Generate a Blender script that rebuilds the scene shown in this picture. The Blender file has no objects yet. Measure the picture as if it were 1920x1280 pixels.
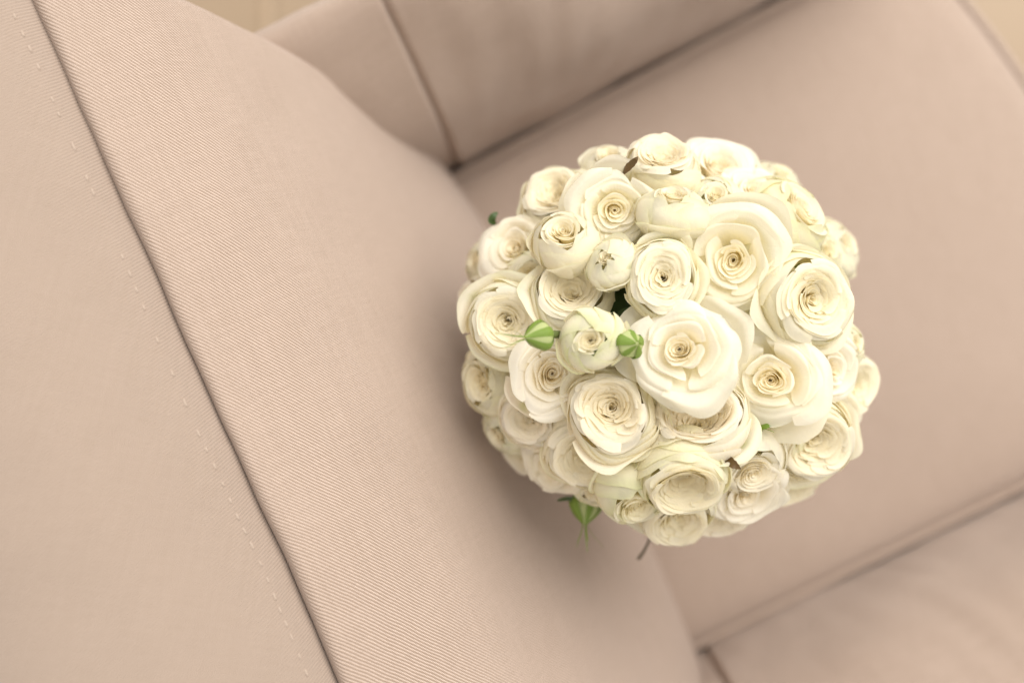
import bpy, bmesh, math, random
import numpy as np
from mathutils import Vector, Matrix, noise

# ------------------------------------------------------------------ camera
SC = bpy.context.scene
COL = SC.collection
SEAT = 0.45                      # height of the seat top above the floor
CAMH = 0.83                      # camera above the seat
F = 35.0 / 36.0 * 1920.0         # focal length in photo pixels
PHI = math.radians(27.2)
RV = Vector((math.cos(PHI), -math.sin(PHI), 0))     # picture right
UV_ = Vector((math.sin(PHI), math.cos(PHI), 0))     # picture up

cam_d = bpy.data.cameras.new('camera')
cam = bpy.data.objects.new('camera', cam_d)
COL.objects.link(cam)
cam.location = (0, 0, SEAT + CAMH)
cam.rotation_euler = (0, 0, -PHI)
cam_d.lens = 35
cam_d.sensor_width = 36
cam_d.clip_start = 0.02
cam_d.clip_end = 50
cam_d.dof.use_dof = True
cam_d.dof.focus_distance = 0.523
cam_d.dof.aperture_fstop = 2.1
SC.camera = cam

# ------------------------------------------------------------------ light
w = bpy.data.worlds.new('World')
SC.world = w
w.use_nodes = True
bg = w.node_tree.nodes['Background']
bg.inputs[0].default_value = (1.0, 0.94, 0.87, 1)
bg.inputs[1].default_value = 0.80

def area(name, loc, target, size, energy, color):
    d = bpy.data.lights.new(name, 'AREA')
    d.shape = 'RECTANGLE'
    d.size, d.size_y = size
    d.energy = energy
    d.color = color
    o = bpy.data.objects.new(name, d)
    COL.objects.link(o)
    o.location = loc
    o.rotation_euler = (Vector(target) - Vector(loc)).to_track_quat('-Z', 'Y').to_euler()
    return o

area('window_light', (1.45, 0.75, SEAT + 1.75), (0.05, 0.0, SEAT + 0.1), (2.3, 2.0), 68, (1.0, 0.96, 0.905))

SC.view_settings.view_transform = 'Standard'
SC.view_settings.look = 'None'
SC.view_settings.exposure = 0.08
SC.view_settings.gamma = 1.0
SC.cycles.max_bounces = 16
SC.cycles.diffuse_bounces = 14
SC.cycles.transmission_bounces = 14
SC.cycles.use_denoising = True

def unproj(px, py, z):
    """photo pixel -> world point at height z above the seat"""
    D = CAMH - z
    v = RV * ((px - 960) * D / F) + UV_ * (-(py - 640) * D / F)
    return Vector((v.x, v.y, SEAT + z))

# ------------------------------------------------------------------ materials
def new_mat(name):
    m = bpy.data.materials.new(name)
    m.use_nodes = True
    nt = m.node_tree
    for n in list(nt.nodes):
        nt.nodes.remove(n)
    return m, nt

class NT:
    def __init__(s, nt): s.nt = nt
    def n(s, t, **kw):
        x = s.nt.nodes.new(t)
        for k, v in kw.items(): setattr(x, k, v)
        return x
    def l(s, a, b): s.nt.links.new(a, b)
    def math(s, op, a, b=None, c=None):
        x = s.n('ShaderNodeMath', operation=op)
        for i, v in enumerate((a, b, c)):
            if v is None: continue
            if hasattr(v, 'is_linked'): s.l(v, x.inputs[i])
            else: x.inputs[i].default_value = v
        return x.outputs[0]
    def mix(s, f, a, b, kind='RGBA', blend='MIX'):
        x = s.n('ShaderNodeMix', data_type=kind, blend_type=blend)
        ids = {'RGBA': (0, 6, 7, 2), 'FLOAT': (0, 2, 3, 0)}[kind]
        for i, v in zip(ids[:3], (f, a, b)):
            if hasattr(v, 'is_linked'): s.l(v, x.inputs[i])
            else: x.inputs[i].default_value = v
        return x.outputs[ids[3]]

def fabric_mat(name, light, dark, contrast=1.0):
    """twill weave: warp floats stepped sideways, UV in metres"""
    m, nt = new_mat(name); k = NT(nt)
    out = k.n('ShaderNodeOutputMaterial'); p = k.n('ShaderNodeBsdfPrincipled')
    uv = k.n('ShaderNodeUVMap'); uv.uv_map = 'UVMap'
    wob = k.n('ShaderNodeTexNoise'); wob.inputs['Scale'].default_value = 60; wob.inputs['Detail'].default_value = 2
    k.l(uv.outputs[0], wob.inputs['Vector'])
    vm = k.n('ShaderNodeVectorMath', operation='MULTIPLY_ADD')
    k.l(wob.outputs['Color'], vm.inputs[0]); vm.inputs[1].default_value = (0.0011, 0.0011, 0)
    k.l(uv.outputs[0], vm.inputs[2])
    sx = k.n('ShaderNodeSeparateXYZ'); k.l(vm.outputs[0], sx.inputs[0])
    U, V = sx.outputs[0], sx.outputs[1]
    T = 2 * math.pi
    ph = k.math('SUBTRACT', k.math('MULTIPLY', V, T / 0.00205), k.math('MULTIPLY', U, T / 0.0024))
    rib = k.math('MULTIPLY_ADD', k.math('SINE', ph), 0.5, 0.5)
    yarn = k.math('ABSOLUTE', k.math('SINE', k.math('MULTIPLY', U, math.pi / 0.0008)))
    yarn = k.math('POWER', yarn, 0.6)
    h = k.math('MULTIPLY', k.math('POWER', rib, 0.8), k.math('MULTIPLY_ADD', yarn, 0.75, 0.25))
    # per-yarn tone, slubs and a broad unevenness of the dye
    n1 = k.n('ShaderNodeTexNoise'); n1.inputs['Scale'].default_value = 1.0; n1.inputs['Detail'].default_value = 3
    mp = k.n('ShaderNodeMapping'); mp.inputs['Scale'].default_value = (1000, 50, 1)
    k.l(uv.outputs[0], mp.inputs[0]); k.l(mp.outputs[0], n1.inputs['Vector'])
    n2 = k.n('ShaderNodeTexNoise'); n2.inputs['Scale'].default_value = 1.0; n2.inputs['Detail'].default_value = 3
    mp2 = k.n('ShaderNodeMapping'); mp2.inputs['Scale'].default_value = (28, 420, 1)
    k.l(uv.outputs[0], mp2.inputs[0]); k.l(mp2.outputs[0], n2.inputs['Vector'])
    n3 = k.n('ShaderNodeTexNoise'); n3.inputs['Scale'].default_value = 9; n3.inputs['Detail'].default_value = 4
    k.l(uv.outputs[0], n3.inputs['Vector'])
    f = k.math('MULTIPLY_ADD', k.math('SUBTRACT', h, 0.5), contrast, 0.5)
    f = k.math('ADD', f, k.math('MULTIPLY', k.math('SUBTRACT', n1.outputs['Fac'], 0.5), 0.55))
    f = k.math('ADD', f, k.math('MULTIPLY', k.math('SUBTRACT', n2.outputs['Fac'], 0.5), 0.45))
    f = k.math('ADD', f, k.math('MULTIPLY', k.math('SUBTRACT', n3.outputs['Fac'], 0.5), 0.22))
    c = k.mix(f, dark + (1,), light + (1,))
    k.l(c, p.inputs['Base Color'])
    p.inputs['Roughness'].default_value = 0.9
    p.inputs['Specular IOR Level'].default_value = 0.15
    p.inputs['Sheen Weight'].default_value = 0.25
    p.inputs['Sheen Roughness'].default_value = 0.5
    b = k.n('ShaderNodeBump'); b.inputs['Strength'].default_value = 0.8; b.inputs['Distance'].default_value = 0.0006
    k.l(h, b.inputs['Height']); k.l(b.outputs[0], p.inputs['Normal'])
    k.l(p.outputs[0], out.inputs[0])
    return m

def petal_mat():
    m, nt = new_mat('rose_petal'); k = NT(nt)
    out = k.n('ShaderNodeOutputMaterial'); p = k.n('ShaderNodeBsdfPrincipled')
    at = k.n('ShaderNodeAttribute'); at.attribute_name = 'pigment'
    uv = k.n('ShaderNodeUVMap'); uv.uv_map = 'UVMap'
    mp = k.n('ShaderNodeMapping'); mp.inputs['Scale'].default_value = (26, 2.2, 1)
    k.l(uv.outputs[0], mp.inputs[0])
    n1 = k.n('ShaderNodeTexNoise'); n1.inputs['Scale'].default_value = 1; n1.inputs['Detail'].default_value = 4
    k.l(mp.outputs[0], n1.inputs['Vector'])
    tc = k.n('ShaderNodeTexCoord')
    n2 = k.n('ShaderNodeTexNoise'); n2.inputs['Scale'].default_value = 55; n2.inputs['Detail'].default_value = 5
    k.l(tc.outputs['Object'], n2.inputs['Vector'])
    # small bruises, mostly at the margins
    n3 = k.n('ShaderNodeTexNoise'); n3.inputs['Scale'].default_value = 190; n3.inputs['Detail'].default_value = 2
    k.l(tc.outputs['Object'], n3.inputs['Vector'])
    sx = k.n('ShaderNodeSeparateXYZ'); k.l(uv.outputs[0], sx.inputs[0])
    mr = k.n('ShaderNodeMapRange'); mr.inputs['From Min'].default_value = 0.93; mr.inputs['From Max'].default_value = 1.0
    k.l(sx.outputs[1], mr.inputs['Value'])
    th = k.math('SUBTRACT', 0.725, k.math('MULTIPLY', mr.outputs[0], 0.11))
    br = k.n('ShaderNodeMapRange'); br.inputs['From Max'].default_value = 0.05
    k.l(k.math('SUBTRACT', n3.outputs['Fac'], th), br.inputs['Value'])
    col = k.mix(k.math('MULTIPLY', k.math('SUBTRACT', n1.outputs['Fac'], 0.45), 0.5), at.outputs['Color'], (0.985, 0.95, 0.86, 1), blend='MULTIPLY')
    col = k.mix(k.math('MULTIPLY', br.outputs[0], 0.55), col, (0.42, 0.22, 0.06, 1))
    k.l(col, p.inputs['Base Color'])
    p.inputs['Roughness'].default_value = 0.55
    p.inputs['Specular IOR Level'].default_value = 0.25
    p.inputs['Sheen Weight'].default_value = 0.15
    b = k.n('ShaderNodeBump'); b.inputs['Strength'].default_value = 0.38; b.inputs['Distance'].default_value = 0.0007
    k.l(k.math('ADD', n1.outputs['Fac'], k.math('MULTIPLY', n2.outputs['Fac'], 0.9)), b.inputs['Height'])
    k.l(b.outputs[0], p.inputs['Normal'])
    tr = k.n('ShaderNodeBsdfTranslucent'); k.l(col, tr.inputs[0]); k.l(b.outputs[0], tr.inputs['Normal'])
    mx = k.n('ShaderNodeMixShader'); mx.inputs[0].default_value = 0.45
    k.l(p.outputs[0], mx.inputs[1]); k.l(tr.outputs[0], mx.inputs[2])
    k.l(mx.outputs[0], out.inputs[0])
    return m

def leaf_mat(name, c1, c2, rough=0.5, scale=60):
    m, nt = new_mat(name); k = NT(nt)
    out = k.n('ShaderNodeOutputMaterial'); p = k.n('ShaderNodeBsdfPrincipled')
    tc = k.n('ShaderNodeTexCoord')
    n1 = k.n('ShaderNodeTexNoise'); n1.inputs['Scale'].default_value = scale; n1.inputs['Detail'].default_value = 4
    k.l(tc.outputs['Object'], n1.inputs['Vector'])
    c = k.mix(n1.outputs['Fac'], c1 + (1,), c2 + (1,))
    k.l(c, p.inputs['Base Color']); p.inputs['Roughness'].default_value = rough
    b = k.n('ShaderNodeBump'); b.inputs['Strength'].default_value = 0.3; b.inputs['Distance'].default_value = 0.001
    k.l(n1.outputs['Fac'], b.inputs['Height']); k.l(b.outputs[0], p.inputs['Normal'])
    tr = k.n('ShaderNodeBsdfTranslucent'); k.l(c, tr.inputs[0])
    mx = k.n('ShaderNodeMixShader'); mx.inputs[0].default_value = 0.2
    k.l(p.outputs[0], mx.inputs[1]); k.l(tr.outputs[0], mx.inputs[2]); k.l(mx.outputs[0], out.inputs[0])
    return m

def plain_mat(name, c1, c2, rough=0.6, scale=8, bump=0.1):
    m, nt = new_mat(name); k = NT(nt)
    out = k.n('ShaderNodeOutputMaterial'); p = k.n('ShaderNodeBsdfPrincipled')
    tc = k.n('ShaderNodeTexCoord')
    n1 = k.n('ShaderNodeTexNoise'); n1.inputs['Scale'].default_value = scale; n1.inputs['Detail'].default_value = 6
    k.l(tc.outputs['Object'], n1.inputs['Vector'])
    k.l(k.mix(n1.outputs['Fac'], c1 + (1,), c2 + (1,)), p.inputs['Base Color'])
    p.inputs['Roughness'].default_value = rough
    b = k.n('ShaderNodeBump'); b.inputs['Strength'].default_value = bump; b.inputs['Distance'].default_value = 0.002
    k.l(n1.outputs['Fac'], b.inputs['Height']); k.l(b.outputs[0], p.inputs['Normal'])
    k.l(p.outputs[0], out.inputs[0])
    return m

M_FAB = fabric_mat('beige_twill', (0.675, 0.543, 0.465), (0.345, 0.254, 0.193), 1.6)
M_FAB2 = fabric_mat('beige_twill_reverse', (0.465, 0.37, 0.308), (0.395, 0.305, 0.243), 0.3)
M_THREAD = plain_mat('stitch_thread', (0.52, 0.425, 0.355), (0.50, 0.405, 0.335), 0.8, 400)
M_PETAL = petal_mat()
M_GREEN = leaf_mat('bud_sepal_green', (0.11, 0.24, 0.022), (0.32, 0.42, 0.075), 0.45, 120)
M_PALEGREEN = leaf_mat('bud_pale_green', (0.62, 0.66, 0.33), (0.46, 0.56, 0.20), 0.5, 120)
M_LEAF = leaf_mat('rose_leaf', (0.035, 0.075, 0.018), (0.07, 0.12, 0.03), 0.4, 80)
M_BROWNLEAF = leaf_mat('brown_leaf', (0.14, 0.055, 0.015), (0.10, 0.075, 0.02), 0.5, 120)
M_STEM = leaf_mat('rose_stem', (0.10, 0.14, 0.03), (0.15, 0.19, 0.05), 0.5, 60)
M_TWIG = leaf_mat('dry_twig', (0.10, 0.085, 0.05), (0.13, 0.10, 0.06), 0.6, 60)
M_RIBBON = plain_mat('ivory_ribbon', (0.75, 0.70, 0.60), (0.70, 0.64, 0.54), 0.35, 40)
M_TILE = plain_mat('tan_floor_tile', (0.42, 0.315, 0.215), (0.36, 0.265, 0.175), 0.5, 5)
M_GROUT = plain_mat('pale_grout', (0.54, 0.42, 0.30), (0.49, 0.375, 0.26), 0.85, 60)

# ------------------------------------------------------------------ mesh helpers
def link(name, me, parent=None, mat=None):
    o = bpy.data.objects.new(name, me)
    COL.objects.link(o)
    if mat is not None and me is not None and not me.materials:
        me.materials.append(mat)
    if parent is not None:
        o.parent = parent
    return o

def empty(name, loc=(0, 0, 0)):
    o = bpy.data.objects.new(name, None)
    COL.objects.link(o)
    o.location = loc
    o.empty_display_size = 0.05
    return o

class MB:
    """collects grids and tubes into one mesh with UVs and an optional pigment colour"""
    def __init__(s): s.v = []; s.f = []; s.uv = []; s.c = []
    def grid(s, P, UVs=None, C=None, closed=False):
        nr, nc = P.shape[:2]; o = len(s.v)
        s.v += [tuple(p) for p in P.reshape(-1, 3)]
        if UVs is None: UVs = np.zeros((nr, nc, 2))
        if C is None: C = np.ones((nr, nc, 3))
        s.uv += [tuple(p) for p in UVs.reshape(-1, 2)]
        s.c += [tuple(p) + (1,) for p in C.reshape(-1, 3)]
        for i in range(nr - 1):
            for j in range(nc - (0 if closed else 1)):
                j2 = (j + 1) % nc
                s.f.append((o + i * nc + j, o + i * nc + j2, o + (i + 1) * nc + j2, o + (i + 1) * nc + j))
    def tube(s, pts, rad, seg=8, cap=True):
        pts = [Vector(p) for p in pts]; n = len(pts)
        rads = rad if hasattr(rad, '__len__') else [rad] * n
        up = None; P = np.zeros((n, seg, 3)); UVs = np.zeros((n, seg, 2)); L = 0
        for i, p in enumerate(pts):
            t = (pts[min(i + 1, n - 1)] - pts[max(i - 1, 0)]).normalized()
            if up is None:
                up = t.orthogonal().normalized()
            up = (up - t * up.dot(t)).normalized()
            b = t.cross(up)
            if i: L += (p - pts[i - 1]).length
            for j in range(seg):
                a = 2 * math.pi * j / seg
                P[i, j] = p + (up * math.cos(a) + b * math.sin(a)) * rads[i]
                UVs[i, j] = (a * rads[i], L)
        o = len(s.v)
        s.grid(P, UVs, closed=True)
        if cap:
            s.f.append(tuple(o + j for j in reversed(range(seg))))
            s.f.append(tuple(o + (n - 1) * seg + j for j in range(seg)))
    def mesh(s, name, smooth=True, pigment=False):
        me = bpy.data.meshes.new(name)
        me.from_pydata(s.v, [], s.f)
        l = me.uv_layers.new(name='UVMap')
        idx = np.zeros(len(me.loops), dtype=np.int32); me.loops.foreach_get('vertex_index', idx)
        l.data.foreach_set('uv', np.array(s.uv, dtype=np.float32)[idx].ravel())
        if pigment:
            a = me.color_attributes.new('pigment', 'FLOAT_COLOR', 'POINT')
            a.data.foreach_set('color', np.array(s.c, dtype=np.float32).ravel())
        if smooth:
            me.polygons.foreach_set('use_smooth', [True] * len(me.polygons))
        me.update()
        return me

def catmull(pts, t):
    """points (n,k), t array in 0..1 -> positions on a Catmull-Rom spline through them"""
    pts = np.asarray(pts, float); n = len(pts)
    x = np.clip(t, 0, 1) * (n - 1); i = np.minimum(x.astype(int), n - 2); f = (x - i)[..., None]
    P = np.vstack([2 * pts[0] - pts[1], pts, 2 * pts[-1] - pts[-2]])
    a, b, c, d = P[i], P[i + 1], P[i + 2], P[i + 3]
    return 0.5 * (2 * b + (c - a) * f + (2 * a - 5 * b + 4 * c - d) * f ** 2 + (3 * b - a - 3 * c + d) * f ** 3)

def nz(x, y, z, s):
    return noise.noise(Vector((x * s, y * s, z * s)))

# ------------------------------------------------------------------ floor
floor_bm = bmesh.new()
bmesh.ops.create_cube(floor_bm, size=1, matrix=Matrix.Translation((0, 0, -0.025)) @ Matrix.Diagonal((6, 6, 0.05, 1)))
fme = bpy.data.meshes.new('floor'); floor_bm.to_mesh(fme); floor_bm.free()
floor = link('floor', fme, None, M_GROUT)
floor['kind'] = 'structure'
tile_bm = bmesh.new()
TS, TG = 0.60, 0.017
bmesh.ops.create_cube(tile_bm, size=1, matrix=Matrix.Translation((0, 0, 0.004)) @ Matrix.Diagonal((TS - TG, TS - TG, 0.008, 1)))
bmesh.ops.bevel(tile_bm, geom=tile_bm.edges[:], offset=0.003, segments=2, affect='EDGES')
tme = bpy.data.meshes.new('tile'); tile_bm.to_mesh(tme); tile_bm.free()
tme.materials.append(M_TILE)
for i in range(-4, 4):
    for j in range(-4, 4):
        rr = -0.312 + (i + 0.5) * TS; uu = 0.10 + (j + 0.5) * TS
        p = RV * rr + UV_ * uu
        o = link('tile', tme, floor)
        o.location = (p.x, p.y, 0.0)
        o.rotation_euler = (0, 0, -PHI)

# ------------------------------------------------------------------ armchair
YC = -0.0765
chair = empty('armchair', (0.12, YC, 0))
chair['label'] = 'beige twill upholstered armchair seen from above its backrest, the bouquet standing on its seat'
chair['category'] = 'armchair'
def cpart(name, me, mat=M_FAB, parent=None):
    o = link(name, me, parent or chair, mat)
    if parent is None:
        o.matrix_parent_inverse = Matrix.Translation(-chair.location)
    return o

# --- backrest front: profile from the seam crease down to behind the seat (x, z over the seat)
FRONT = [(-0.1425, 0.3265), (-0.1412, 0.3320), (-0.1375, 0.3362), (-0.1315, 0.3350), (-0.119, 0.3255), (-0.100, 0.3080), (-0.078, 0.2780),
         (-0.052, 0.2330), (-0.024, 0.1750), (0.001, 0.1150), (0.020, 0.0600), (0.0290, 0.0080), (0.022, -0.045), (-0.010, -0.085)]
def half_w(z):
    return float(np.interp(z, [-0.2, 0.16, 0.20, 0.24, 0.29, 0.33, 0.37], [0.30, 0.305, 0.322, 0.338, 0.360, 0.388, 0.41]))
def lat_drop(q, z):
    """how far the face falls back towards its sides"""
    a = abs(q)
    return 0.033 * a ** 2.8 * min(1.0, max(0.10, 1 - z / 0.2)) + 0.05 * max(0.0, (a - 0.90) / 0.10) ** 2.2
def skew(Y, z):
    wv = 0.0016 * nz(Y, 0, 6.1, 9.0) + 0.0006 * nz(Y, 0, 2.6, 30.0)
    return wv * min(1.0, max(0.0, (z - 0.26) / 0.06)) + 0.057 * (Y - 0.0) * min(1.0, max(0.0, z / 0.33)) ** 1.2 - 0.0075 * min(1.0, max(0.0, z / 0.33)) 
NS, NQ = 150, 170
tt = np.concatenate([np.linspace(0, 0.3, 60)[:-1], np.linspace(0.3, 1, NS - 59)])
prof = catmull(FRONT, tt)
arc = np.concatenate([[0], np.cumsum(np.hypot(*np.diff(prof, axis=0).T))])
qs = np.sin(np.linspace(-1, 1, NQ) * math.pi / 2) * 0.6 + np.linspace(-1, 1, NQ) * 0.4
P = np.zeros((len(tt), NQ, 3)); T = np.zeros((len(tt), NQ, 2))
for i, (x, z) in enumerate(prof):
    for j, q in enumerate(qs):
        Y = YC + q * half_w(z)
        s = min(1.0, arc[i] / 0.03)
        bump = s * (0.0035 * nz(Y, arc[i], 0.3, 7.0) + 0.0012 * nz(Y, arc[i], 4.3, 22.0))
        pucker = (1 - min(1, arc[i] / 0.035)) * 0.0007 * nz(Y, 0, 7.7, 60)
        P[i, j] = (x + skew(Y, z) - lat_drop(q, z) * min(1, arc[i] / 0.01 + 0.5) + bump, Y, SEAT + z + bump * 0.6 + pucker)
        T[i, j] = (-(Y - YC), arc[i])
mb = MB(); mb.grid(P, T)
back = cpart('backrest', mb.mesh('backrest'))
back['label'] = 'front face of the backrest in ribbed beige twill'

# --- panel over the top of the back: lapped edge at the seam, then over and down behind to the floor
TOP = [(-0.1418, 0.3250), (-0.1424, 0.3320), (-0.1465, 0.3385), (-0.1525, 0.3465), (-0.173, 0.3640), (-0.203, 0.3860), (-0.24, 0.4000), (-0.275, 0.4000),
       (-0.305, 0.3800), (-0.322, 0.3350), (-0.327, 0.25), (-0.327, 0.12), (-0.327, -0.05), (-0.327, -0.25), (-0.327, -0.445)]
tt = np.concatenate([np.linspace(0, 0.25, 40)[:-1], np.linspace(0.25, 1, 80)])
prof = catmull(TOP, tt)
arc = np.concatenate([[0], np.cumsum(np.hypot(*np.diff(prof, axis=0).T))])
P = np.zeros((len(tt), NQ, 3)); T = np.zeros((len(tt), NQ, 2))
def top_pt(i_x, i_z, a, q):
    Y = YC + q * half_w(i_z)
    s = min(1.0, a / 0.02)
    st = math.exp(-((a - 0.0205) / 0.0035) ** 2)        # the stitch row pulls the cloth down
    dz = s * (0.0042 * nz(Y, a, 1.9, 9.0) + 0.0016 * nz(Y, a, 8.3, 26.0)) - st * (0.0005 + 0.0006 * nz(Y, 0, 3.1, 90))
    side = 0.05 * max(0.0, (abs(q) - 0.92) / 0.08) ** 2
    return (i_x + skew(Y, 0.33), Y, SEAT + i_z + dz - (side if i_z > 0.2 else 0))
for i, (x, z) in enumerate(prof):
    for j, q in enumerate(qs):
        P[i, j] = top_pt(x, z, arc[i], q)
        T[i, j] = (-(P[i, j, 1] - YC) * 0.8 + arc[i] * 0.6, arc[i] * 0.8 + (P[i, j, 1] - YC) * 0.6)
mb = MB(); mb.grid(P[:, ::-1], T[:, ::-1])
mb_top = cpart('top_panel', mb.mesh('top_panel'), M_FAB2)
mb_top['label'] = 'smooth beige panel over the top of the backrest'
# stitches of the lapped seam
mb = MB(); srng = random.Random(3)
ks = int(np.searchsorted(arc, 0.0205)); ax, az = prof[ks]
y = -0.40
while y < 0.26:
    q0 = (y - YC) / half_w(az); q1 = (y + 0.0040 * srng.uniform(0.6, 1.1) - YC) / half_w(az)
    if abs(q0) < 0.9 and srng.random() < 0.8:
        a = Vector(top_pt(ax, az, arc[ks], q0)); b = Vector(top_pt(ax, az, arc[ks], q1))
        up = Vector((0, 0, 0.0003))
        mb.tube([a - up * 0.5, a.lerp(b, 0.2) + up, a.lerp(b, 0.8) + up, b - up * 0.5], 0.0005, 6)
    y += 0.0082 * srng.uniform(0.85, 1.2)
st = cpart('stitching', mb.mesh('stitching'), M_THREAD, parent=mb_top)
st['kind'] = 'stuff'
# sides of the backrest, closing it
for sgn in (-1, 1):
    mb = MB()
    ring_f = catmull(FRONT, np.linspace(0.1, 1, 30)); ring_b = catmull(TOP, np.linspace(0.1, 1, 30))
    P = np.zeros((30, 6, 3)); T = np.zeros((30, 6, 2))
    for i in range(30):
        (xf, zf), (xb, zb) = ring_f[i], ring_b[i]
        for j in range(6):
            f = j / 5; x = xf * (1 - f) + xb * f; z = zf * (1 - f) + zb * f
            Y = YC + sgn * (half_w(z) - 0.001)
            P[i, j] = (x - 0.06 * (1 - f) + skew(Y, z), Y, SEAT + z - 0.045 * f); T[i, j] = (x, z)
    mb.grid(P, T)
    cpart('side_panel', mb.mesh('side_panel'))

# --- arms
def arm(sgn):
    """sgn +1: the arm at the top of the picture"""
    y0 = 0.150 if sgn > 0 else -0.303
    # cross-section: outward offset from the seat line, height over the seat
    S = [(0.010, -0.10), (0.004, -0.03), (0.003, 0.03), (0.005, 0.075), (0.014, 0.118), (0.037, 0.154), (0.061, 0.182), (0.080, 0.200),
         (0.095, 0.202), (0.103, 0.180), (0.104, 0.10), (0.104, -0.05), (0.104, -0.25), (0.104, -0.445)]
    nS = 70
    sec = catmull(S, np.linspace(0, 1, nS))
    ar = np.concatenate([[0], np.cumsum(np.hypot(*np.diff(sec, axis=0).T))])
    xs = np.unique(np.concatenate([np.linspace(-0.14, 0.01, 20), np.linspace(0.01, 0.045, 45), np.linspace(0.045, 0.40, 110), np.linspace(0.40, 0.445, 14)]))
    SX = 0.027
    P = np.zeros((nS, len(xs), 3)); T = np.zeros((nS, len(xs), 2))
    for i, (yo, z) in enumerate(sec):
        a, b = sec[max(i - 1, 0)], sec[min(i + 1, nS - 1)]
        tg = (b - a) / np.hypot(*(b - a)); nrm = np.array([-tg[1], tg[0]])     # outward normal of the section (towards the seat / up)
        for j, x in enumerate(xs):
            ys = y0 + sgn * 0.018 * x
            k = 1.0 if x > SX else 0.35
            dsp = k * (0.0068 * nz(x + 3 * sgn, z * 1.1 + x * 0.3, 2.2 + sgn, 11.0) + 0.0014 * nz(x * 1.4, z * 0.6 - x, 5.1 + sgn, 30.0))
            dsp -= 0.0038 * math.exp(-((x - SX) / 0.0022) ** 2)
            dsp += 0.0025 if x > SX else 0.0
            fr = max(0.0, (x - 0.40) / 0.045)
            sh = 1 - math.sqrt(max(0.0, 1 - fr * fr))
            yy = yo + nrm[0] * dsp; zz = z + nrm[1] * dsp
            cy = 0.050
            yy = yy + (cy - yy) * sh * 0.45
            if z > 0.0: zz -= sh * 0.05 * (z / 0.2)
            P[i, j] = (x, ys + sgn * yy, SEAT + zz)
            T[i, j] = (ar[i], x) if False else (x, ar[i])
    if sgn > 0: P, T = P[:, ::-1], T[:, ::-1]
    mb = MB(); mb.grid(P, T)
    # front end, closing the arm
    j = -1 if sgn < 0 else 0
    edge = P[:, j]; c = edge[:40].mean(axis=0)
    Pf = np.stack([edge, edge * 0.5 + np.stack([np.full(nS, c[0]), np.full(nS, c[1]), edge[:, 2]], 1) * 0.5,
                   np.stack([np.full(nS, c[0]), np.full(nS, c[1]), edge[:, 2]], 1)], 1)
    mb.grid(Pf if sgn < 0 else Pf[:, ::-1], np.stack([Pf[..., 1], Pf[..., 2]], -1))
    o = cpart('armrest', mb.mesh('armrest'))
    o['label'] = 'armrest with a cross seam at the top of the picture' if sgn > 0 else 'creased armrest at the bottom right of the picture'
    return o
arm(1); arm(-1)

# --- seat cushion with a bowed front and piped edges
def seat_edge(n=220):
    """outline of the cushion, counter-clockwise from the back on the -Y side"""
    pts = []
    c = [(-0.06, -0.2985), (0.10, -0.3005), (0.25, -0.3035), (0.37, -0.3055), (0.425, -0.302), (0.455, -0.275), (0.4770, -0.20), (0.4880, -0.10),
         (0.4870, -0.02), (0.4770, 0.055), (0.4610, 0.115), (0.436, 0.141), (0.405, 0.1490), (0.30, 0.1490), (0.15, 0.1470), (-0.06, 0.1440)]
    e = catmull(c, np.linspace(0, 1, n))
    back_line = np.stack([np.full(30, -0.06), np.linspace(0.1440, -0.2985, 32)[1:-1]], 1)
    return np.vstack([e, back_line, e[:1]])
ed = seat_edge()
cx, cyy = 0.20, YC
mb = MB()
rows = [(1.0, -0.30, 0), (1.0, -0.075, 0), (1.006, -0.05, 0), (1.004, -0.020, 0), (0.998, -0.0125, 0), (0.985, -0.0105, 0), (0.972, -0.0060, 0), (0.95, -0.0025, 0), (0.90, 0.0010, 0)]
rows += [(f, 0.0010 + 0.007 * (1 - (f / 0.9) ** 2), 1) for f in (0.8, 0.68, 0.55, 0.42, 0.3, 0.18, 0.08, 0.001)]
P = np.zeros((len(rows), len(ed), 3)); T = np.zeros((len(rows), len(ed), 2))
for i, (f, z, _) in enumerate(rows):
    for j, (x, y) in enumerate(ed):
        X = cx + (x - cx) * f; Y = cyy + (y - cyy) * f
        zz = z + (0.0022 * nz(X, Y, 0.7, 8.0) if f < 0.97 else 0)
        P[i, j] = (X, Y, SEAT + zz); T[i, j] = (Y, X)
mb.grid(P, T)
seat = cpart('seat_cushion', mb.mesh('seat_cushion'))
seat['label'] = 'smooth beige seat cushion with a bowed front edge'
mb = MB()
mb.tube([(cx + (x - cx) * 1.0 , cyy + (y - cyy) * 1.0, SEAT - 0.0128 + 0.0006 * nz(x, y, 0, 40)) for x, y in ed], 0.0045, 10)
cpart('piping', mb.mesh('piping'), parent=seat)
# apron under the cushion
mb = MB()
P = np.zeros((3, len(ed), 3)); T = np.zeros((3, len(ed), 2))
for i, (f, z) in enumerate(((0.985, -0.09), (0.99, -0.2), (0.99, -0.445))):
    for j, (x, y) in enumerate(ed):
        P[i, j] = (cx + (x - cx) * f, cyy + (y - cyy) * f, SEAT + z); T[i, j] = (j * 0.006, z)
mb.grid(P[::-1], T)
cpart('skirt', mb.mesh('skirt'))

# ------------------------------------------------------------------ bouquet
CZ = 0.24                                            # height of the dome's equator over the seat
CEN = unproj(1255, 640, CZ)
BASE = Vector((CEN.x - 0.002, CEN.y, SEAT + 0.008))
bouquet = empty('bouquet', BASE)
bouquet['label'] = 'round bouquet of ivory white roses and green buds standing on the beige seat'
bouquet['category'] = 'bouquet'

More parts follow.
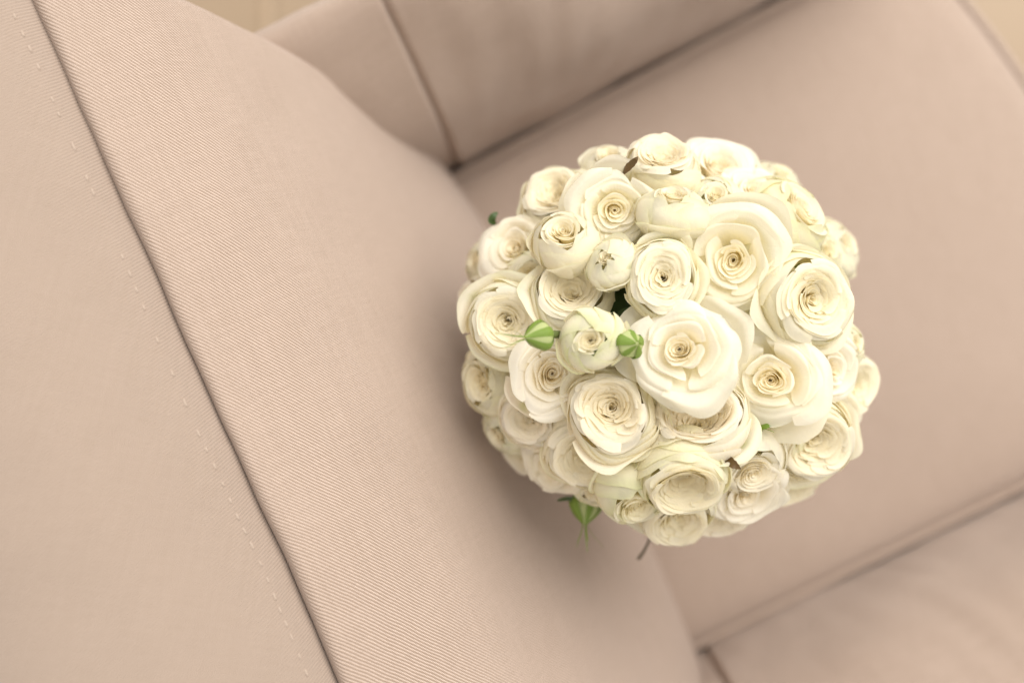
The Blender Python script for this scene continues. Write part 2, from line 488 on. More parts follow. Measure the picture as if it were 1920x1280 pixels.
IVORY = np.array((0.983, 0.948, 0.825)); WHITE = np.array((0.985, 0.960, 0.885))
CREAM = np.array((0.98, 0.905, 0.71)); PEACH = np.array((0.982, 0.89, 0.60)); LIME = np.array((0.68, 0.76, 0.30))
PALE = np.array((0.945, 0.935, 0.68))

def petal(rng, th, W, ctrl, nu, nv, drop=0.12, tip=0.03, curl=0.0, rip=0.02, spiral=0.05, tone=0.0, green=0.0, warm=0.0, notch=0.02, basew=0.35, tilt=0.0, streak=0.0):
    u = np.linspace(-1, 1, nu + 1)[None, :] * np.ones((nv + 1, 1))
    v = (np.linspace(0, 1, nv + 1) ** 0.9)[:, None] * np.ones((1, nu + 1))
    a1, a2, a3 = rng.uniform(0, 6.28, 3)
    top = 1 - (drop + 0.05) * np.abs(u) ** 2.1 + tip * np.exp(-(u / 0.16) ** 2) + notch * np.sin(5 * u + a1) * 0.6 + notch * np.sin(11 * u + a2) * 0.4
    ve = v * top
    pr = catmull(ctrl, np.clip(ve, 0, 1.0))
    over = np.clip(ve - 1.0, 0, 1)
    r = pr[..., 0]; z = pr[..., 1] + over * 0.8
    wp = basew + (1 - basew) * np.sin(np.clip(v * 1.35, 0, 1) * math.pi / 2)
    ang = th + u * W * wp
    r = r * (1 + spiral * u) + curl * np.abs(u) ** 3.5 * v ** 2
    r = r + rip * v ** 2 * (np.sin(3.1 * u + a3) + 0.6 * np.sin(6.3 * u + a1))
    z = z + rip * 0.9 * v ** 2 * np.sin(4.2 * u + a2) - curl * 0.5 * np.abs(u) ** 3 * v ** 2 + tilt * u * v
    P = np.stack([r * np.cos(ang), r * np.sin(ang), z], -1)
    vv = v[..., None]
    base = IVORY * (1 - tone) + WHITE * tone
    c = base * np.ones(P.shape)
    k = np.clip(1 - vv / 0.6, 0, 1) ** 1.2
    under = (CREAM * 0.5 + PALE * 0.5) * (1 - green) + LIME * green
    c = c * (1 - k * 0.6) + under * k * 0.6
    if warm > 0:
        kw = warm * np.clip(1.12 - vv, 0, 1) ** 0.8
        c = c * (1 - kw) + (CREAM * 0.45 + PEACH * 0.55) * kw
    if green > 0:
        c = c * (1 - green * 0.45) + PALE * green * 0.45
        ge = green * 0.55 * np.clip((vv - 0.80) / 0.2, 0, 1)
        c = c * (1 - ge) + LIME * ge
    if streak > 0:
        ks_ = (streak * np.exp(-((u + 0.12 * np.sin(a1)) / 0.19) ** 2) * np.clip((0.85 - v) / 0.3, 0, 1))[..., None]
        c = c * (1 - ks_) + LIME * 0.8 * ks_
    T = np.stack([u * 0.5 + 0.5 + th, v], -1)
    return P, T, c

def env(pts):
    pr = np.array([p[0] for p in pts]); pz = np.array([p[1] for p in pts])
    return lambda r: float(np.interp(r, pr, pz))

def shell(E, rho, g, fl, lip, base_z=0.02, deep=0.45):
    """petal profile that lies just under the flower's surface E and ends in a lip at radius rho"""
    return [(0.03, base_z), (0.45 * rho, max(0.08, E(0.45 * rho) - deep)), (0.74 * rho, E(0.74 * rho) - 2.3 * g), (0.90 * rho, E(0.90 * rho) - 0.8 * g),
            (rho, E(rho)), (rho + fl, E(rho + fl) + lip)]

def warp(rg, G, amp=1.0):
    """bend a whole bloom by a smooth random field, then each petal by a finer one of its own"""
    P = G
    for k0, a, n in ((2.2, 0.060, 4), (5.0, 0.026, 5), (11.0, 0.008, 5)):
        for _ in range(n):
            kv = rg.normal(size=3); kv *= k0 / np.linalg.norm(kv); dv = rg.normal(size=3); ph = rg.uniform(0, 6.28)
            P = [p + amp * a * np.sin(p @ kv + ph)[..., None] * dv * np.clip(p[..., 2:3] * 2, 0, 1) / math.sqrt(n) for p in P]
    out = []
    for p in P:
        kv = rg.normal(size=3); kv *= 5.0 / np.linalg.norm(kv)
        k2 = rg.normal(size=3); k2 *= 9.0 / np.linalg.norm(k2)
        h = 0.012 * np.sin(p @ kv + rg.uniform(0, 6)) + 0.006 * np.sin(p @ k2 + rg.uniform(0, 6))
        ramp = np.linspace(0, 1, p.shape[0])[:, None] ** 2
        out.append(p + amp * (h * ramp)[..., None] * np.array((0.5, 0.5, 1.0)))
    return out

def guard(rng, n, r1=1.0, z1=0.62, green=0.3, flare=0.22):
    """outermost petals, folded open by different amounts"""
    L = []
    a0 = rng.uniform(0, 6.28)
    for i in range(n):
        f = flare * rng.uniform(0.2, 1.4); zz = z1 * rng.uniform(0.8, 1.2)
        ctrl = [(0.05, -0.04), (0.60 * r1, -0.02), (0.98 * r1, 0.5 * zz), (1.05 * r1 + 0.35 * f, 0.86 * zz), (1.04 * r1 + f, zz - 0.25 * f)]
        L.append(petal(rng, a0 + i * 6.28 / n + rng.uniform(-.4, .4), math.radians(rng.uniform(40, 56)), ctrl, 18, 13, drop=0.26, tip=0.06 * rng.random(), curl=0.03, rip=0.035, spiral=0.05 * rng.uniform(-1, 1),
                       tone=0.5, warm=0.03, notch=0.02, green=green * rng.uniform(0.3, 1.3), streak=0.6 * (rng.random() < 0.3)))
    return L

def rose_open(rng, heart=None, g=1.0):
    heart = heart or rng.uniform(0.28, 0.40)
    L = [petal(rng, k * 2.1, math.radians(150), [(0.03, 0.3), (0.09, 0.6), (0.075, 0.86), (0.025 + 0.012 * k, 0.965)], 16, 8, drop=0.05, tip=0, rip=0.004, spiral=0.3, tone=0.4, warm=0.55, notch=0.01) for k in range(3)]
    E = env([(0, 0.95), (0.12, 1.00), (0.3, 1.02), (0.5, 0.99), (0.75, 0.95), (1.0, 0.86), (1.3, 0.60)])
    n1, n2, n3 = 12, 4, 6
    for i in range(n1):
        t = i / (n1 - 1)
        rho = (0.065 + (heart - 0.065) * t) * rng.uniform(0.92, 1.08)
        L.append(petal(rng, i * 2.399 + rng.uniform(-.5, .5), math.radians(112 - 40 * t + rng.uniform(-10, 10)), shell(E, rho, g * (0.035 + 0.07 * rng.random() * (0.4 + 0.6 * t)), 0.006 + 0.012 * t, 0.01 + 0.02 * rng.random(), deep=0.5), 20, 11,
                       drop=0.24 + 0.06 * t, tip=0.0, curl=0.0, rip=0.010 + 0.014 * t, spiral=0.22 * (1 - 0.5 * t) * rng.uniform(0.5, 1.1), tone=0.35 + 0.3 * t, warm=0.40 * (1 - t) ** 0.8 + 0.24, notch=0.016))
    for i in range(n2):
        t = i / (n2 - 1)
        rho = heart + 0.10 + 0.28 * t + rng.uniform(-.04, .05)
        jz = rng.uniform(-0.02, 0.06)
        c = [(r, z + jz * (k > 2)) for k, (r, z) in enumerate(shell(E, rho, 0.05, 0.05, -0.01))]
        L.append(petal(rng, i * 2.399 + rng.uniform(-.4, .4), math.radians(rng.uniform(64, 82)), c, 22, 14,
                       drop=0.28, tip=0.03, curl=0.01, rip=0.030, spiral=0.09 * rng.uniform(-0.4, 1.2), tone=0.7, warm=0.20, notch=0.018))
    for i in range(n3):
        t = i / (n3 - 1)
        rho = 0.80 + 0.14 * t + rng.uniform(-0.12, 0.10)
        jz = rng.uniform(-0.04, 0.08)
        c = [(r, z + jz * (k > 2)) for k, (r, z) in enumerate(shell(E, rho, 0.04, 0.14, -0.02 - 0.10 * rng.random()))]
        L.append(petal(rng, i * 2.399 + 0.7 + rng.uniform(-.35, .35), math.radians(rng.uniform(54, 72)), c, 24, 16,
                       drop=0.26, tip=0.07 * rng.random() + 0.01, curl=0.02, rip=0.055, spiral=0.06 * rng.uniform(-1, 1), tone=0.9, warm=0.06, notch=0.026, green=0.15 * rng.random()))
    return guard(rng, 3, 0.92, 0.62, 0.15, 0.3) + L, 0.66, 1.06

def rose_cup(rng, n_in=52, green=0.0, hollow=0.28, outer=12):
    L = []
    E = env([(0, 0.98 - hollow), (0.2, 1.0 - hollow * 0.85), (0.45, 1.03 - hollow * 0.4), (0.7, 1.02), (0.85, 0.93), (1.0, 0.72), (1.2, 0.4)])
    off = rng.uniform(0, 6.28)
    for i in range(n_in):
        t = i / (n_in - 1)
        rho = (0.05 + 0.83 * t ** 0.8) * rng.uniform(0.93, 1.05)
        jz = rng.uniform(-0.022, 0.022)
        c = [(r, z + jz * (k > 1)) for k, (r, z) in enumerate(shell(E, rho, rng.uniform(0.015, 0.055), 0.004, 0.006 * rng.random(), deep=0.5))]
        L.append(petal(rng, i * 2.399 + rng.uniform(-.5, .5), math.radians(92 - 42 * t + rng.uniform(-12, 12)), c, 16, 10, drop=0.24 + 0.10 * rng.random(), tip=0.0, curl=0.0, rip=0.016 + 0.016 * rng.random(),
                       spiral=rng.uniform(-0.04, 0.24) * (1 - 0.45 * t), tone=0.3 + 0.35 * t, warm=0.36 * (1 - t) ** 0.8 + 0.22, notch=0.018, green=green * t * 0.7, tilt=rng.uniform(-.05, .05)))
    for i in range(outer):
        t = i / (outer - 1)
        ctrl = [(0.04, -0.02), (0.62 + 0.06 * t, 0.0), (0.95 + 0.07 * t, 0.40 - 0.04 * t), (0.93 + 0.09 * t, 0.72 - 0.06 * t), (0.82 + 0.13 * t, 0.95 - 0.16 * t)]
        L.append(petal(rng, i * 2.399 + rng.uniform(-.2, .2), math.radians(rng.uniform(48, 64)), ctrl, 18, 13, drop=0.24, tip=0.01, curl=0.015 + 0.02 * t, rip=0.020, spiral=0.05,
                       tone=0.4, warm=0.06, notch=0.016, green=max(green, 0.28 * rng.random()), streak=0.5 * (rng.random() < 0.2 + green)))
    return guard(rng, 4, 1.0, 0.66, 0.4) + L, 0.58, 1.02

def rose_globe(rng, green=0.3, opening=0.34, inner=20):
    L = []
    E = env([(0, 1.22), (opening, 1.29), (opening + 0.2, 1.22), (0.8, 1.0), (1.2, 0.6)])
    for i in range(inner):
        t = i / (inner - 1)
        rho = 0.04 + (opening + 0.14) * t
        L.append(petal(rng, i * 2.399 + rng.uniform(-.3, .3), math.radians(110 - 45 * t), shell(E, rho, 0.03 + 0.05 * rng.random(), 0.006, 0.01, deep=0.6), 14, 9, drop=0.18, tip=0.0, rip=0.012, spiral=0.16,
                       tone=0.35, warm=0.45 * (1 - t) + 0.20, notch=0.016, green=green * 0.35))
    for i in range(11):
        t = i / 10
        op = opening + 0.02 + 0.30 * t ** 1.3
        ctrl = [(0.05, -0.02), (0.66 + 0.06 * t, 0.04), (0.95 + 0.07 * t, 0.50), (0.85 + 0.13 * t, 1.00 - 0.10 * t), (op + 0.02, 1.32 - 0.16 * t)]
        L.append(petal(rng, i * 2.399 + rng.uniform(-.2, .2), math.radians(rng.uniform(52, 72)), ctrl, 20, 14, drop=0.26, tip=0.04, curl=0.012 + 0.035 * t, rip=0.014, spiral=0.07,
                       tone=0.45, warm=0.0, notch=0.016, green=green * rng.uniform(0.5, 1.1), streak=0.95 * (rng.random() < 0.2 + 0.4 * green)))
    return guard(rng, 3, 1.0, 0.8, 0.35 + green * 0.5, 0.18) + L, 0.70, 1.02

def add_sepals(rose, rng, size=1.0):
    m = MB()
    for k in range(5):
        a = k * 1.2566 + rng.uniform(-.2, .2)
        ctrl = [(0.05, -0.06), (0.35 * size, -0.03), (0.72 * size, 0.12), (0.95 * size, 0.35 * rng.uniform(0.4, 1.2))]
        n = 6
        P = np.zeros((n + 1, 3, 3))
        for i in range(n + 1):
            r, z = catmull(ctrl, np.array([i / n]))[0]
            wd = 0.16 * math.sin(math.pi * min(1, 0.25 + 0.75 * i / n)) ** 0.8 + 0.004
            for j, s in enumerate((-1, 0, 1)):
                P[i, j] = (r * math.cos(a) - s * wd * math.sin(a), r * math.sin(a) + s * wd * math.cos(a), z - 0.03 * abs(s))
        m.grid(P)
    link('calyx', m.mesh('calyx'), rose, M_GREEN)

def place(name, px, py, rpx, ox, oy, dz=0.0, z=None):
    """where a flower head stands on the dome, and the way it faces"""
    if z is None:
        rho = math.hypot(px - 1255, py - 640) / 395.0
        if rho > 0.7:
            px, py, rho = 1255 + (px - 1255) * 0.965, 640 + (py - 640) * 0.965, rho * 0.965
        z = CZ - 0.012 + 0.078 * math.sqrt(max(0.0, 1 - (rho / 0.98) ** 2)) - 0.03 * max(0.0, rho - 0.75) / 0.25 + dz
    p = unproj(px, py, z)
    R = ((1.06 if math.hypot(px - 1255, py - 640) < 235 else 1.10) if dz > -0.02 or z < 0.3 else 1.0) * rpx * (CAMH - z) / F
    # facing is given relative to the line of sight
    view = (Vector((0, 0, SEAT + CAMH)) - p).normalized()
    n2 = min(0.97, math.hypot(ox, oy))
    if n2 > 0: 
        s = n2 / math.hypot(ox, oy); ox *= s; oy *= s
    rt = RV - view * RV.dot(view); rt.normalize(); upv = view.cross(rt)
    axis = (rt * ox - upv * oy + view * math.sqrt(1 - n2 * n2)).normalized()
    return p, R, axis

# kind, x, y, radius (photo pixels), facing (right, down), height change, options
ROSES = [
 ('open', 1283, 658, 108, -0.10, -0.06, 0.012, dict(keep=9), 'largest open white rose with a spiral heart, in the middle'),
 ('open', 1376, 487, 97, 0.00, 0.10, 0.004, dict(keep=8), 'open white rose with broad smooth outer petals'),
 ('open', 1447, 707, 98, -0.05, 0.02, 0.002, dict(keep=8), None),
 ('open', 1150, 392, 80, 0.14, 0.20, 0.004, dict(keep=8), None),
 ('open', 1030, 700, 88, 0.14, -0.06, 0.000, dict(keep=8), None),
 ('cup', 1238, 524, 70, 0.10, -0.14, 0.010, dict(hollow=0.10, keep=6), 'round rose packed with many thin petals'),
 ('cup', 1146, 774, 79, -0.02, -0.06, 0.006, dict(hollow=0.42, keep=6), 'full cupped rose with a deep crumpled heart'),
 ('cup', 943, 600, 70, -0.16, 0.06, 0.004, dict(hollow=0.3, keep=6), None),
 ('cup', 1520, 560, 84, 0.50, 0.04, 0.016, dict(hollow=0.25, keep=6), None),
 ('cup', 1306, 784, 86, 0.00, -0.52, 0.002, dict(hollow=0.65, keep=6), None),
 ('cup', 1286, 884, 76, 0.08, 0.70, 0.012, dict(hollow=0.5, green=0.45, keep=8, tall=1.4), None),
 ('globe', 1110, 636, 56, -0.12, 0.02, 0.022, dict(green=0.9, opening=0.30, keep=8), 'half-open greenish rose between two green buds'),
 ('globe', 1147, 496, 49, -0.44, -0.42, 0.010, dict(green=0.35, opening=0.16, keep=8), 'closed round pale rose with a small hole'),
 ('globe', 1062, 455, 57, -0.22, -0.62, 0.008, dict(green=0.2, opening=0.48, keep=6, tall=1.15), None),
 ('cup', 1072, 552, 72, -0.05, -0.48, -0.004, dict(hollow=0.5, keep=6), None),
 ('globe', 1260, 397, 57, 0.05, -0.85, 0.012, dict(green=0.6, opening=0.35, keep=8, tall=1.1), None),
 ('open', 955, 466, 66, -0.40, -0.25, 0.0, dict(keep=6), None),
 ('cup', 1035, 366, 66, -0.30, -0.60, 0.0, dict(keep=4), None),
 ('globe', 1140, 302, 48, -0.10, -0.75, 0.0, dict(green=0.1, keep=4), None),
 ('cup', 1242, 308, 66, 0.00, -0.78, 0.012, dict(keep=6, tall=1.25), None),
 ('open', 1350, 308, 70, 0.25, -0.75, 0.0, dict(keep=5), None),
 ('globe', 1345, 372, 52, 0.15, -0.60, 0.0, dict(green=0.5, keep=6), None),
 ('open', 1412, 362, 62, 0.35, -0.65, 0.0, dict(keep=5), None),
 ('globe', 1484, 400, 76, 0.72, -0.50, 0.004, dict(green=0.8, opening=0.5, keep=8), 'greenish half-closed rose at the upper right rim'),
 ('cup', 1482, 455, 48, 0.50, -0.30, -0.006, dict(keep=4), None),
 ('globe', 895, 490, 42, -0.80, -0.2, 0.0, dict(green=0.3, keep=4), None),
 ('cup', 888, 565, 46, -0.85, 0.0, -0.006, dict(keep=0), None),
 ('globe', 905, 716, 57, -0.58, 0.12, 0.0, dict(green=0.3, opening=0.45, keep=6), None),
 ('cup', 988, 792, 54, -0.40, 0.38, -0.004, dict(keep=5), None),
 ('globe', 938, 812, 46, -0.70, 0.45, -0.004, dict(green=0.5, keep=4), None),
 ('cup', 1106, 848, 72, -0.15, 0.46, -0.004, dict(keep=6), None),
 ('open', 1030, 878, 64, -0.45, 0.65, -0.006, dict(keep=5), None),
 ('globe', 1184, 928, 64, 0.10, 0.80, 0.004, dict(green=0.7, opening=0.4, keep=6, tall=1.2), None),
 ('globe', 1112, 918, 42, -0.20, 0.70, -0.012, dict(green=0.4, keep=0), None),
 ('cup', 1268, 966, 72, 0.00, 0.80, -0.002, dict(keep=4), None),
 ('open', 1405, 922, 80, 0.25, 0.68, 0.002, dict(keep=6), None),
 ('globe', 1398, 862, 70, 0.35, 0.62, -0.006, dict(green=0.15, opening=0.5, keep=6), None),
 ('cup', 1526, 826, 78, 0.45, 0.38, 0.002, dict(hollow=0.25, keep=5), None),
 ('globe', 1455, 822, 50, 0.30, 0.30, -0.014, dict(green=0.6, keep=4), None),
 ('open', 1556, 690, 68, 0.60, 0.15, -0.004, dict(keep=5), None),
 ('cup', 1606, 722, 58, 0.80, 0.12, -0.004, dict(keep=4), None),
 ('open', 1572, 788, 60, 0.70, 0.35, -0.004, dict(keep=4), None),
 ('globe', 1598, 646, 40, 0.85, -0.1, 0.0, dict(green=0.4, keep=0), None),
 ('globe', 990, 512, 44, -0.3, -0.1, -0.016, dict(green=0.3, keep=0), None),
 ('open', 1445, 440, 60, 0.4, -0.35, -0.016, dict(keep=0), None),
 ('globe', 1090, 345, 42, -0.2, -0.6, -0.01, dict(green=0.2, keep=0), None),
 ('cup', 1345, 965, 62, 0.2, 0.8, -0.008, dict(keep=0), None),
 ('cup', 1480, 905, 56, 0.5, 0.6, -0.012, dict(keep=0), None),
 ('cup', 1400, 600, 58, 0.1, 0.0, -0.022, dict(green=0.4, keep=0), None),
 ('globe', 1545, 470, 44, 0.6, -0.3, -0.018, dict(green=0.4, keep=0), None),
]
frng = random.Random(77); taken = []
while len(taken) < 34:                                # small blooms set deeper, closing the gaps between the heads
    a = frng.uniform(0, 6.283); rr = 390 * math.sqrt(frng.uniform(0.04, 0.92))
    fx, fy = 1255 + rr * math.cos(a), 640 + rr * math.sin(a)
    if min([math.hypot(fx - u, fy - v) for u, v in taken] + [999]) < 62: continue
    if min(math.hypot(fx - 1180, fy - 592), math.hypot(fx - 1272, fy - 448)) < 62: continue
    taken.append((fx, fy))
    k_ = rr / 395
    ROSES.append((frng.choice(['cup', 'globe', 'globe', 'open']), fx, fy, frng.uniform(42, 52), 0.95 * k_ * math.cos(a), 0.95 * k_ * math.sin(a), -0.022 - 0.008 * frng.random(), dict(keep=0), None))
GEN = {'open': rose_open, 'cup': rose_cup, 'globe': rose_globe}
HEADS = []
for idx, (kind, px, py, rp, ox, oy, dz, opt, lab) in enumerate(ROSES):
    rng = random.Random(100 + idx); rng_np = np.random.default_rng(100 + idx)
    class Rg:                                     # one interface over both generators
        def uniform(s, a, b, n=None): return rng.uniform(a, b) if n is None else rng_np.uniform(a, b, n)
        def random(s): return rng.random()
    R_ = Rg()
    opt = dict(opt); keep = opt.pop('keep'); tall = opt.pop('tall', 1.0)
    L, hc, unit = GEN[kind](R_, **opt)
    hc *= tall; L = [(g_[0] * np.array((1, 1, tall)), g_[1], g_[2]) for g_ in L]
    WP = warp(rng_np, [g_[0] for g_ in L], 0.75 if kind == 'globe' else 1.0)
    el = np.array((rng.uniform(0.92, 1.08), rng.uniform(0.92, 1.08), 1.0))
    L = [(wp_ * el, g_[1], g_[2]) for wp_, g_ in zip(WP, L)]
    tint = np.array((1.0, rng.uniform(0.988, 0.998), rng.uniform(0.945, 0.99)))
    L = [(P_, T_, np.minimum(C_ * tint, 0.986)) for P_, T_, C_ in L]
    p, R, axis = place(kind, px, py, rp, ox, oy, dz)
    s = R / unit
    q = axis.to_track_quat('Z', 'Y') @ Matrix.Rotation(rng.uniform(0, 6.28), 4, 'Z').to_quaternion()
    start = p - axis * (hc * s)
    core = MB()
    for G in L[:len(L) - keep] if keep else L:
        core.grid(*G)
    rose = link('rose', core.mesh('rose', pigment=True), bouquet, M_PETAL)
    rose.matrix_basis = Matrix.Translation(start - BASE) @ q.to_matrix().to_4x4() @ Matrix.Diagonal((s, s, s, 1))
    if lab: rose['label'] = lab
    for G in (L[len(L) - keep:] if keep else []):
        pm = MB(); pm.grid(*G)
        link('petal', pm.mesh('petal', pigment=True), rose, M_PETAL)
    add_sepals(rose, rng, 0.8 if kind != 'open' else 0.7)
    HEADS.append((rose, start, axis, s))

# stems run in bouquet space
for rose, start, axis, s in HEADS:
    b = Vector((CEN.x + (start.x - CEN.x) * 0.10, CEN.y + (start.y - CEN.y) * 0.10, SEAT + 0.145))
    p0 = start + axis * (0.05 * s); p1 = start - axis * 0.02
    pts = []
    for k in range(9):
        t = k / 8
        pts.append(p0 * (1 - t) ** 3 + p1 * 3 * t * (1 - t) ** 2 + (b + Vector((0, 0, 0.03))) * 3 * t * t * (1 - t) + b * t ** 3)
    inv = (Matrix.Translation(BASE) @ rose.matrix_basis).inverted()
    m = MB(); m.tube([inv @ v for v in pts], [0.0035 / s] + [0.0021 / s] * 8, 6)
    link('stem', m.mesh('stem'), rose, M_STEM)

# green buds: pale ribbed body, five sepals hugging it with free tips
def bud(px, py, rpx, ox, oy, z, length=1.25, tail=0.5, lab=None, seed=0):
    rng = random.Random(900 + seed)
    p, R, axis = place('bud', px, py, rpx, ox, oy, z=z)
    prof = [(0.10, -0.25), (0.42, -0.12), (0.72, 0.10), (0.93, 0.42), (0.96, 0.74), (0.76, 1.15 * length), (0.38, 1.60 * length), (0.03, 1.98 * length)]
    n, sg = 18, 30
    pr = catmull(prof, np.linspace(0, 1, n))
    P = np.zeros((n, sg, 3))
    for i in range(n):
        for j in range(sg):
            a = 2 * math.pi * j / sg
            rr = pr[i, 0] * (1 + 0.04 * math.cos(5 * a) + 0.035 * math.sin(2 * a + seed) + 0.03 * math.sin(3 * a + 2.1 * pr[i, 1] + seed))
            P[i, j] = (rr * math.cos(a), rr * math.sin(a), pr[i, 1])
    m = MB(); m.grid(P, closed=True)
    o = link('rose_bud', m.mesh('rose_bud'), bouquet, M_PALEGREEN)
    q = axis.to_track_quat('Z', 'Y') @ Matrix.Rotation(rng.uniform(0, 1.2), 4, 'Z').to_quaternion()
    start = p - axis * (0.8 * R)
    o.matrix_basis = Matrix.Translation(start - BASE) @ q.to_matrix().to_4x4() @ Matrix.Diagonal((R, R, R, 1))
    if lab: o['label'] = lab
    for k in range(5):
        m = MB(); a0 = k * 1.2566; nn = 14
        Pp = np.zeros((nn + 1, 7, 3)); flare = rng.uniform(0.1, 1.0) * tail
        for i in range(nn + 1):
            t = i / nn
            if t < 0.72:
                r, z_ = catmull(prof, np.array([t / 0.72 * 0.94 + 0.04]))[0]
                r += 0.05 + 0.05 * max(0.0, math.sin(5.0 * t + k * 1.7 + seed))
            else:
                f = (t - 0.72) / 0.28
                r, z_ = catmull(prof, np.array([0.98]))[0]
                r = r + 0.06 + flare * f ** 1.3; z_ = z_ + f * tail * 0.9
            wd = (0.43 + 0.09 * math.sin(k * 2.3 + seed)) * math.sin(math.pi * min(1, (0.12 + t * 1.12)) ** 0.9) if t < 0.7 else 0.05
            wd = max(0.06, wd) * (0.9 if t < 0.72 else 1 - 0.7 * (t - 0.72) / 0.28)
            for j in range(7):
                s_ = (j - 3) / 3
                if r > 0.3:
                    aa = a0 + s_ * wd / max(r, 0.35)
                    Pp[i, j] = (r * math.cos(aa), r * math.sin(aa), z_)
                else:
                    Pp[i, j] = (r * math.cos(a0) - s_ * wd * math.sin(a0), r * math.sin(a0) + s_ * wd * math.cos(a0), z_)
                rr2 = 1 + (0.07 * (1 - abs(s_)) + 0.035 * math.sin(2 * a0 + seed) + 0.03 * math.sin(7 * t + k * 2.0)) * (t < 0.72)
                Pp[i, j, 0] *= rr2; Pp[i, j, 1] *= rr2
        m.grid(Pp)
        link('sepal', m.mesh('sepal'), o, M_GREEN)
    b = Vector((CEN.x + (start.x - CEN.x) * 0.10, CEN.y + (start.y - CEN.y) * 0.10, SEAT + 0.145))
    p0 = start - axis * (0.1 * R); p1 = start - axis * 0.008 - Vector((0, 0, 0.02))
    inv = (Matrix.Translation(BASE) @ o.matrix_basis).inverted()
    pts = []
    for k in range(9):
        t = k / 8
        pts.append(inv @ (p0 * (1 - t) ** 3 + p1 * 3 * t * (1 - t) ** 2 + (b + Vector((0, 0, 0.05))) * 3 * t * t * (1 - t) + b * t ** 3))
    m = MB(); m.tube(pts, [0.0022 / R] * 9, 6)
    link('stem', m.mesh('stem'), o, M_STEM)
bud(1010, 629, 25, -0.74, 0.10, 0.334, 1.05, 1.7, 'green rose bud pointing left with curled sepal tips', 1)
bud(1184, 645, 25, 0.50, -0.02, 0.330, 0.85, 0.15, 'small striped green bud pointing right', 2)
bud(1098, 952, 27, -0.05, 0.90, 0.236, 1.0, 1.6, 'green bud hanging over the lower rim', 3)
bud(1413, 802, 18, 0.55, -0.1, 0.29, 1.0, 1.6, None, 4)

# leaves: flat-folded blades among the heads
def leaf(points_px, width, mat, lab=None, zs=None, serr=0.0):
    """blade along a line of (px, py, height) with a folded midrib"""
    pts = np.array([tuple(unproj(x, y, z)) for x, y, z in points_px])
    n = 16
    mid = catmull(pts, np.linspace(0, 1, n))
    P = np.zeros((n, 5, 3))
    for i in range(n):
        t = i / (n - 1)
        tg = mid[min(i + 1, n - 1)] - mid[max(i - 1, 0)]; tg /= np.linalg.norm(tg)
        side = np.cross(tg, (0, 0, 1)); side /= np.linalg.norm(side) + 1e-9
        wd = width * math.sin(math.pi * (0.04 + 0.96 * t) ** 0.85) ** 0.8 * (1 + serr * (i % 2)) + 0.0002
        for j, s in enumerate((-1, -0.5, 0, 0.5, 1)):
            P[i, j] = mid[i] + side * wd * s + np.array((0, 0, 0.25 * wd * abs(s)))
    P -= np.array(BASE)
    m = MB(); m.grid(P)
    o = link('leaf', m.mesh('leaf'), bouquet, mat)
    if lab: o['label'] = lab
    return o
leaf([(1146, 342, 0.24), (1170, 321, 0.288), (1188, 304, 0.306), (1196, 294, 0.308)], 0.0017, M_BROWNLEAF, 'dark leaf tip near the top of the bouquet', serr=0.15)
leaf([(1318, 834, 0.245), (1346, 851, 0.300), (1372, 868, 0.318), (1389, 879, 0.318)], 0.0024, M_BROWNLEAF, 'brown withered leaf tip below the heart', serr=0.2)
leaf([(1405, 808, 0.29), (1425, 802, 0.297), (1442, 797, 0.30), (1462, 795, 0.298)], 0.0012, M_GREEN)
leaf([(1150, 600, 0.285), (1180, 590, 0.292), (1210, 603, 0.292), (1232, 600, 0.285)], 0.0042, M_LEAF)
leaf([(1165, 612, 0.29), (1190, 606, 0.296), (1208, 612, 0.296), (1225, 606, 0.29)], 0.0030, M_GREEN)
leaf([(1248, 470, 0.28), (1268, 452, 0.288), (1280, 440, 0.288), (1290, 425, 0.28)], 0.004, M_LEAF)
leaf([(1278, 490, 0.28), (1284, 470, 0.290), (1286, 455, 0.292), (1288, 440, 0.288)], 0.0026, M_GREEN)
leaf([(1430, 590, 0.285), (1424, 610, 0.29), (1420, 630, 0.29), (1416, 650, 0.28)], 0.004, M_LEAF)
leaf([(1045, 938, 0.236), (1065, 934, 0.24), (1085, 938, 0.24), (1110, 950, 0.236)], 0.0012, M_LEAF)
leaf([(930, 420, 0.245), (922, 414, 0.247), (926, 404, 0.248), (934, 398, 0.246)], 0.002, M_LEAF)
rng = random.Random(5)
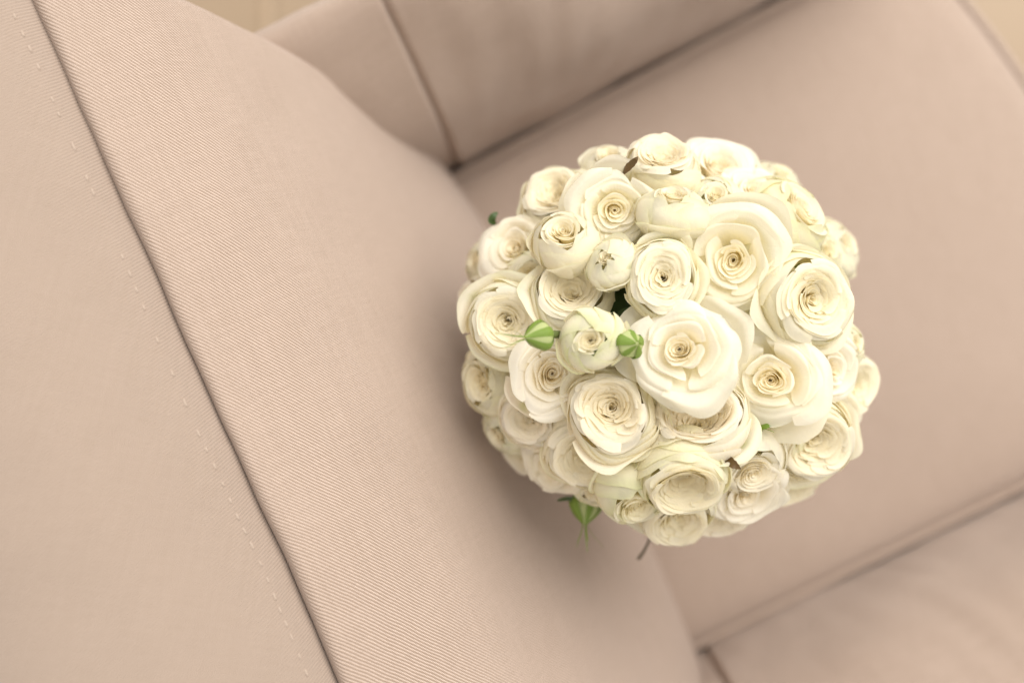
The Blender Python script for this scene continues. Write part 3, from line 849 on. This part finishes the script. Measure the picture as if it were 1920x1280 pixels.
for k in range(46):                                   # foliage deep between the stems
    a = rng.uniform(0, 6.28); rr = 0.085 * math.sqrt(rng.random())
    zz = SEAT + 0.215 + 0.055 * (1 - (rr / 0.1) ** 2) + rng.uniform(-0.02, 0.0)
    c = Vector((CEN.x + rr * math.cos(a), CEN.y + rr * math.sin(a), zz)) - BASE
    d = Vector((math.cos(a + rng.uniform(-.8, .8)), math.sin(a + rng.uniform(-.8, .8)), rng.uniform(-0.5, 0.3))).normalized()
    sd = d.cross(Vector((rng.uniform(-.4, .4), rng.uniform(-.4, .4), 1))).normalized(); nn = sd.cross(d)
    n = 9; Ln = rng.uniform(0.035, 0.055); P = np.zeros((n, 5, 3))
    for i in range(n):
        t = i / (n - 1); wd = Ln * 0.28 * math.sin(math.pi * (0.05 + 0.95 * t) ** 0.85) ** 0.8 + 0.0003
        for j, s in enumerate((-1, -.5, 0, .5, 1)):
            P[i, j] = c + d * (t - 0.4) * Ln + sd * wd * s + nn * (0.2 * wd * abs(s) - 0.2 * Ln * t * t)
    m = MB(); m.grid(P)
    link('leaf', m.mesh('leaf'), bouquet, M_LEAF)
# dry twig poking out under the lower rim
m = MB()
tw = [unproj(1225, 995, 0.215), unproj(1216, 1015, 0.212), unproj(1208, 1032, 0.209), unproj(1197, 1047, 0.205)]
m.tube([v - BASE for v in tw], [0.0008, 0.0008, 0.0009, 0.0011], 7)
link('twig', m.mesh('twig'), bouquet, M_TWIG)
# bound handle under the dome, standing on the seat
m = MB()
hz = [0.155, 0.140, 0.12, 0.09, 0.06, 0.035]
m.tube([(0, 0, z - 0.008) for z in hz], [0.0225, 0.0195, 0.0185, 0.0185, 0.0195, 0.021], 28)
link('ribbon_wrap', m.mesh('ribbon_wrap'), bouquet, M_RIBBON)
m = MB()
for k in range(19):
    a = k * 2.399; rr = 0.0045 * math.sqrt(k)
    m.tube([(rr * math.cos(a), rr * math.sin(a), 0.04), (rr * 1.05 * math.cos(a), rr * 1.05 * math.sin(a), 0.02), (rr * 1.12 * math.cos(a), rr * 1.12 * math.sin(a), 0.0)], 0.0021, 7)
link('stem_ends', m.mesh('stem_ends'), bouquet, M_STEM)
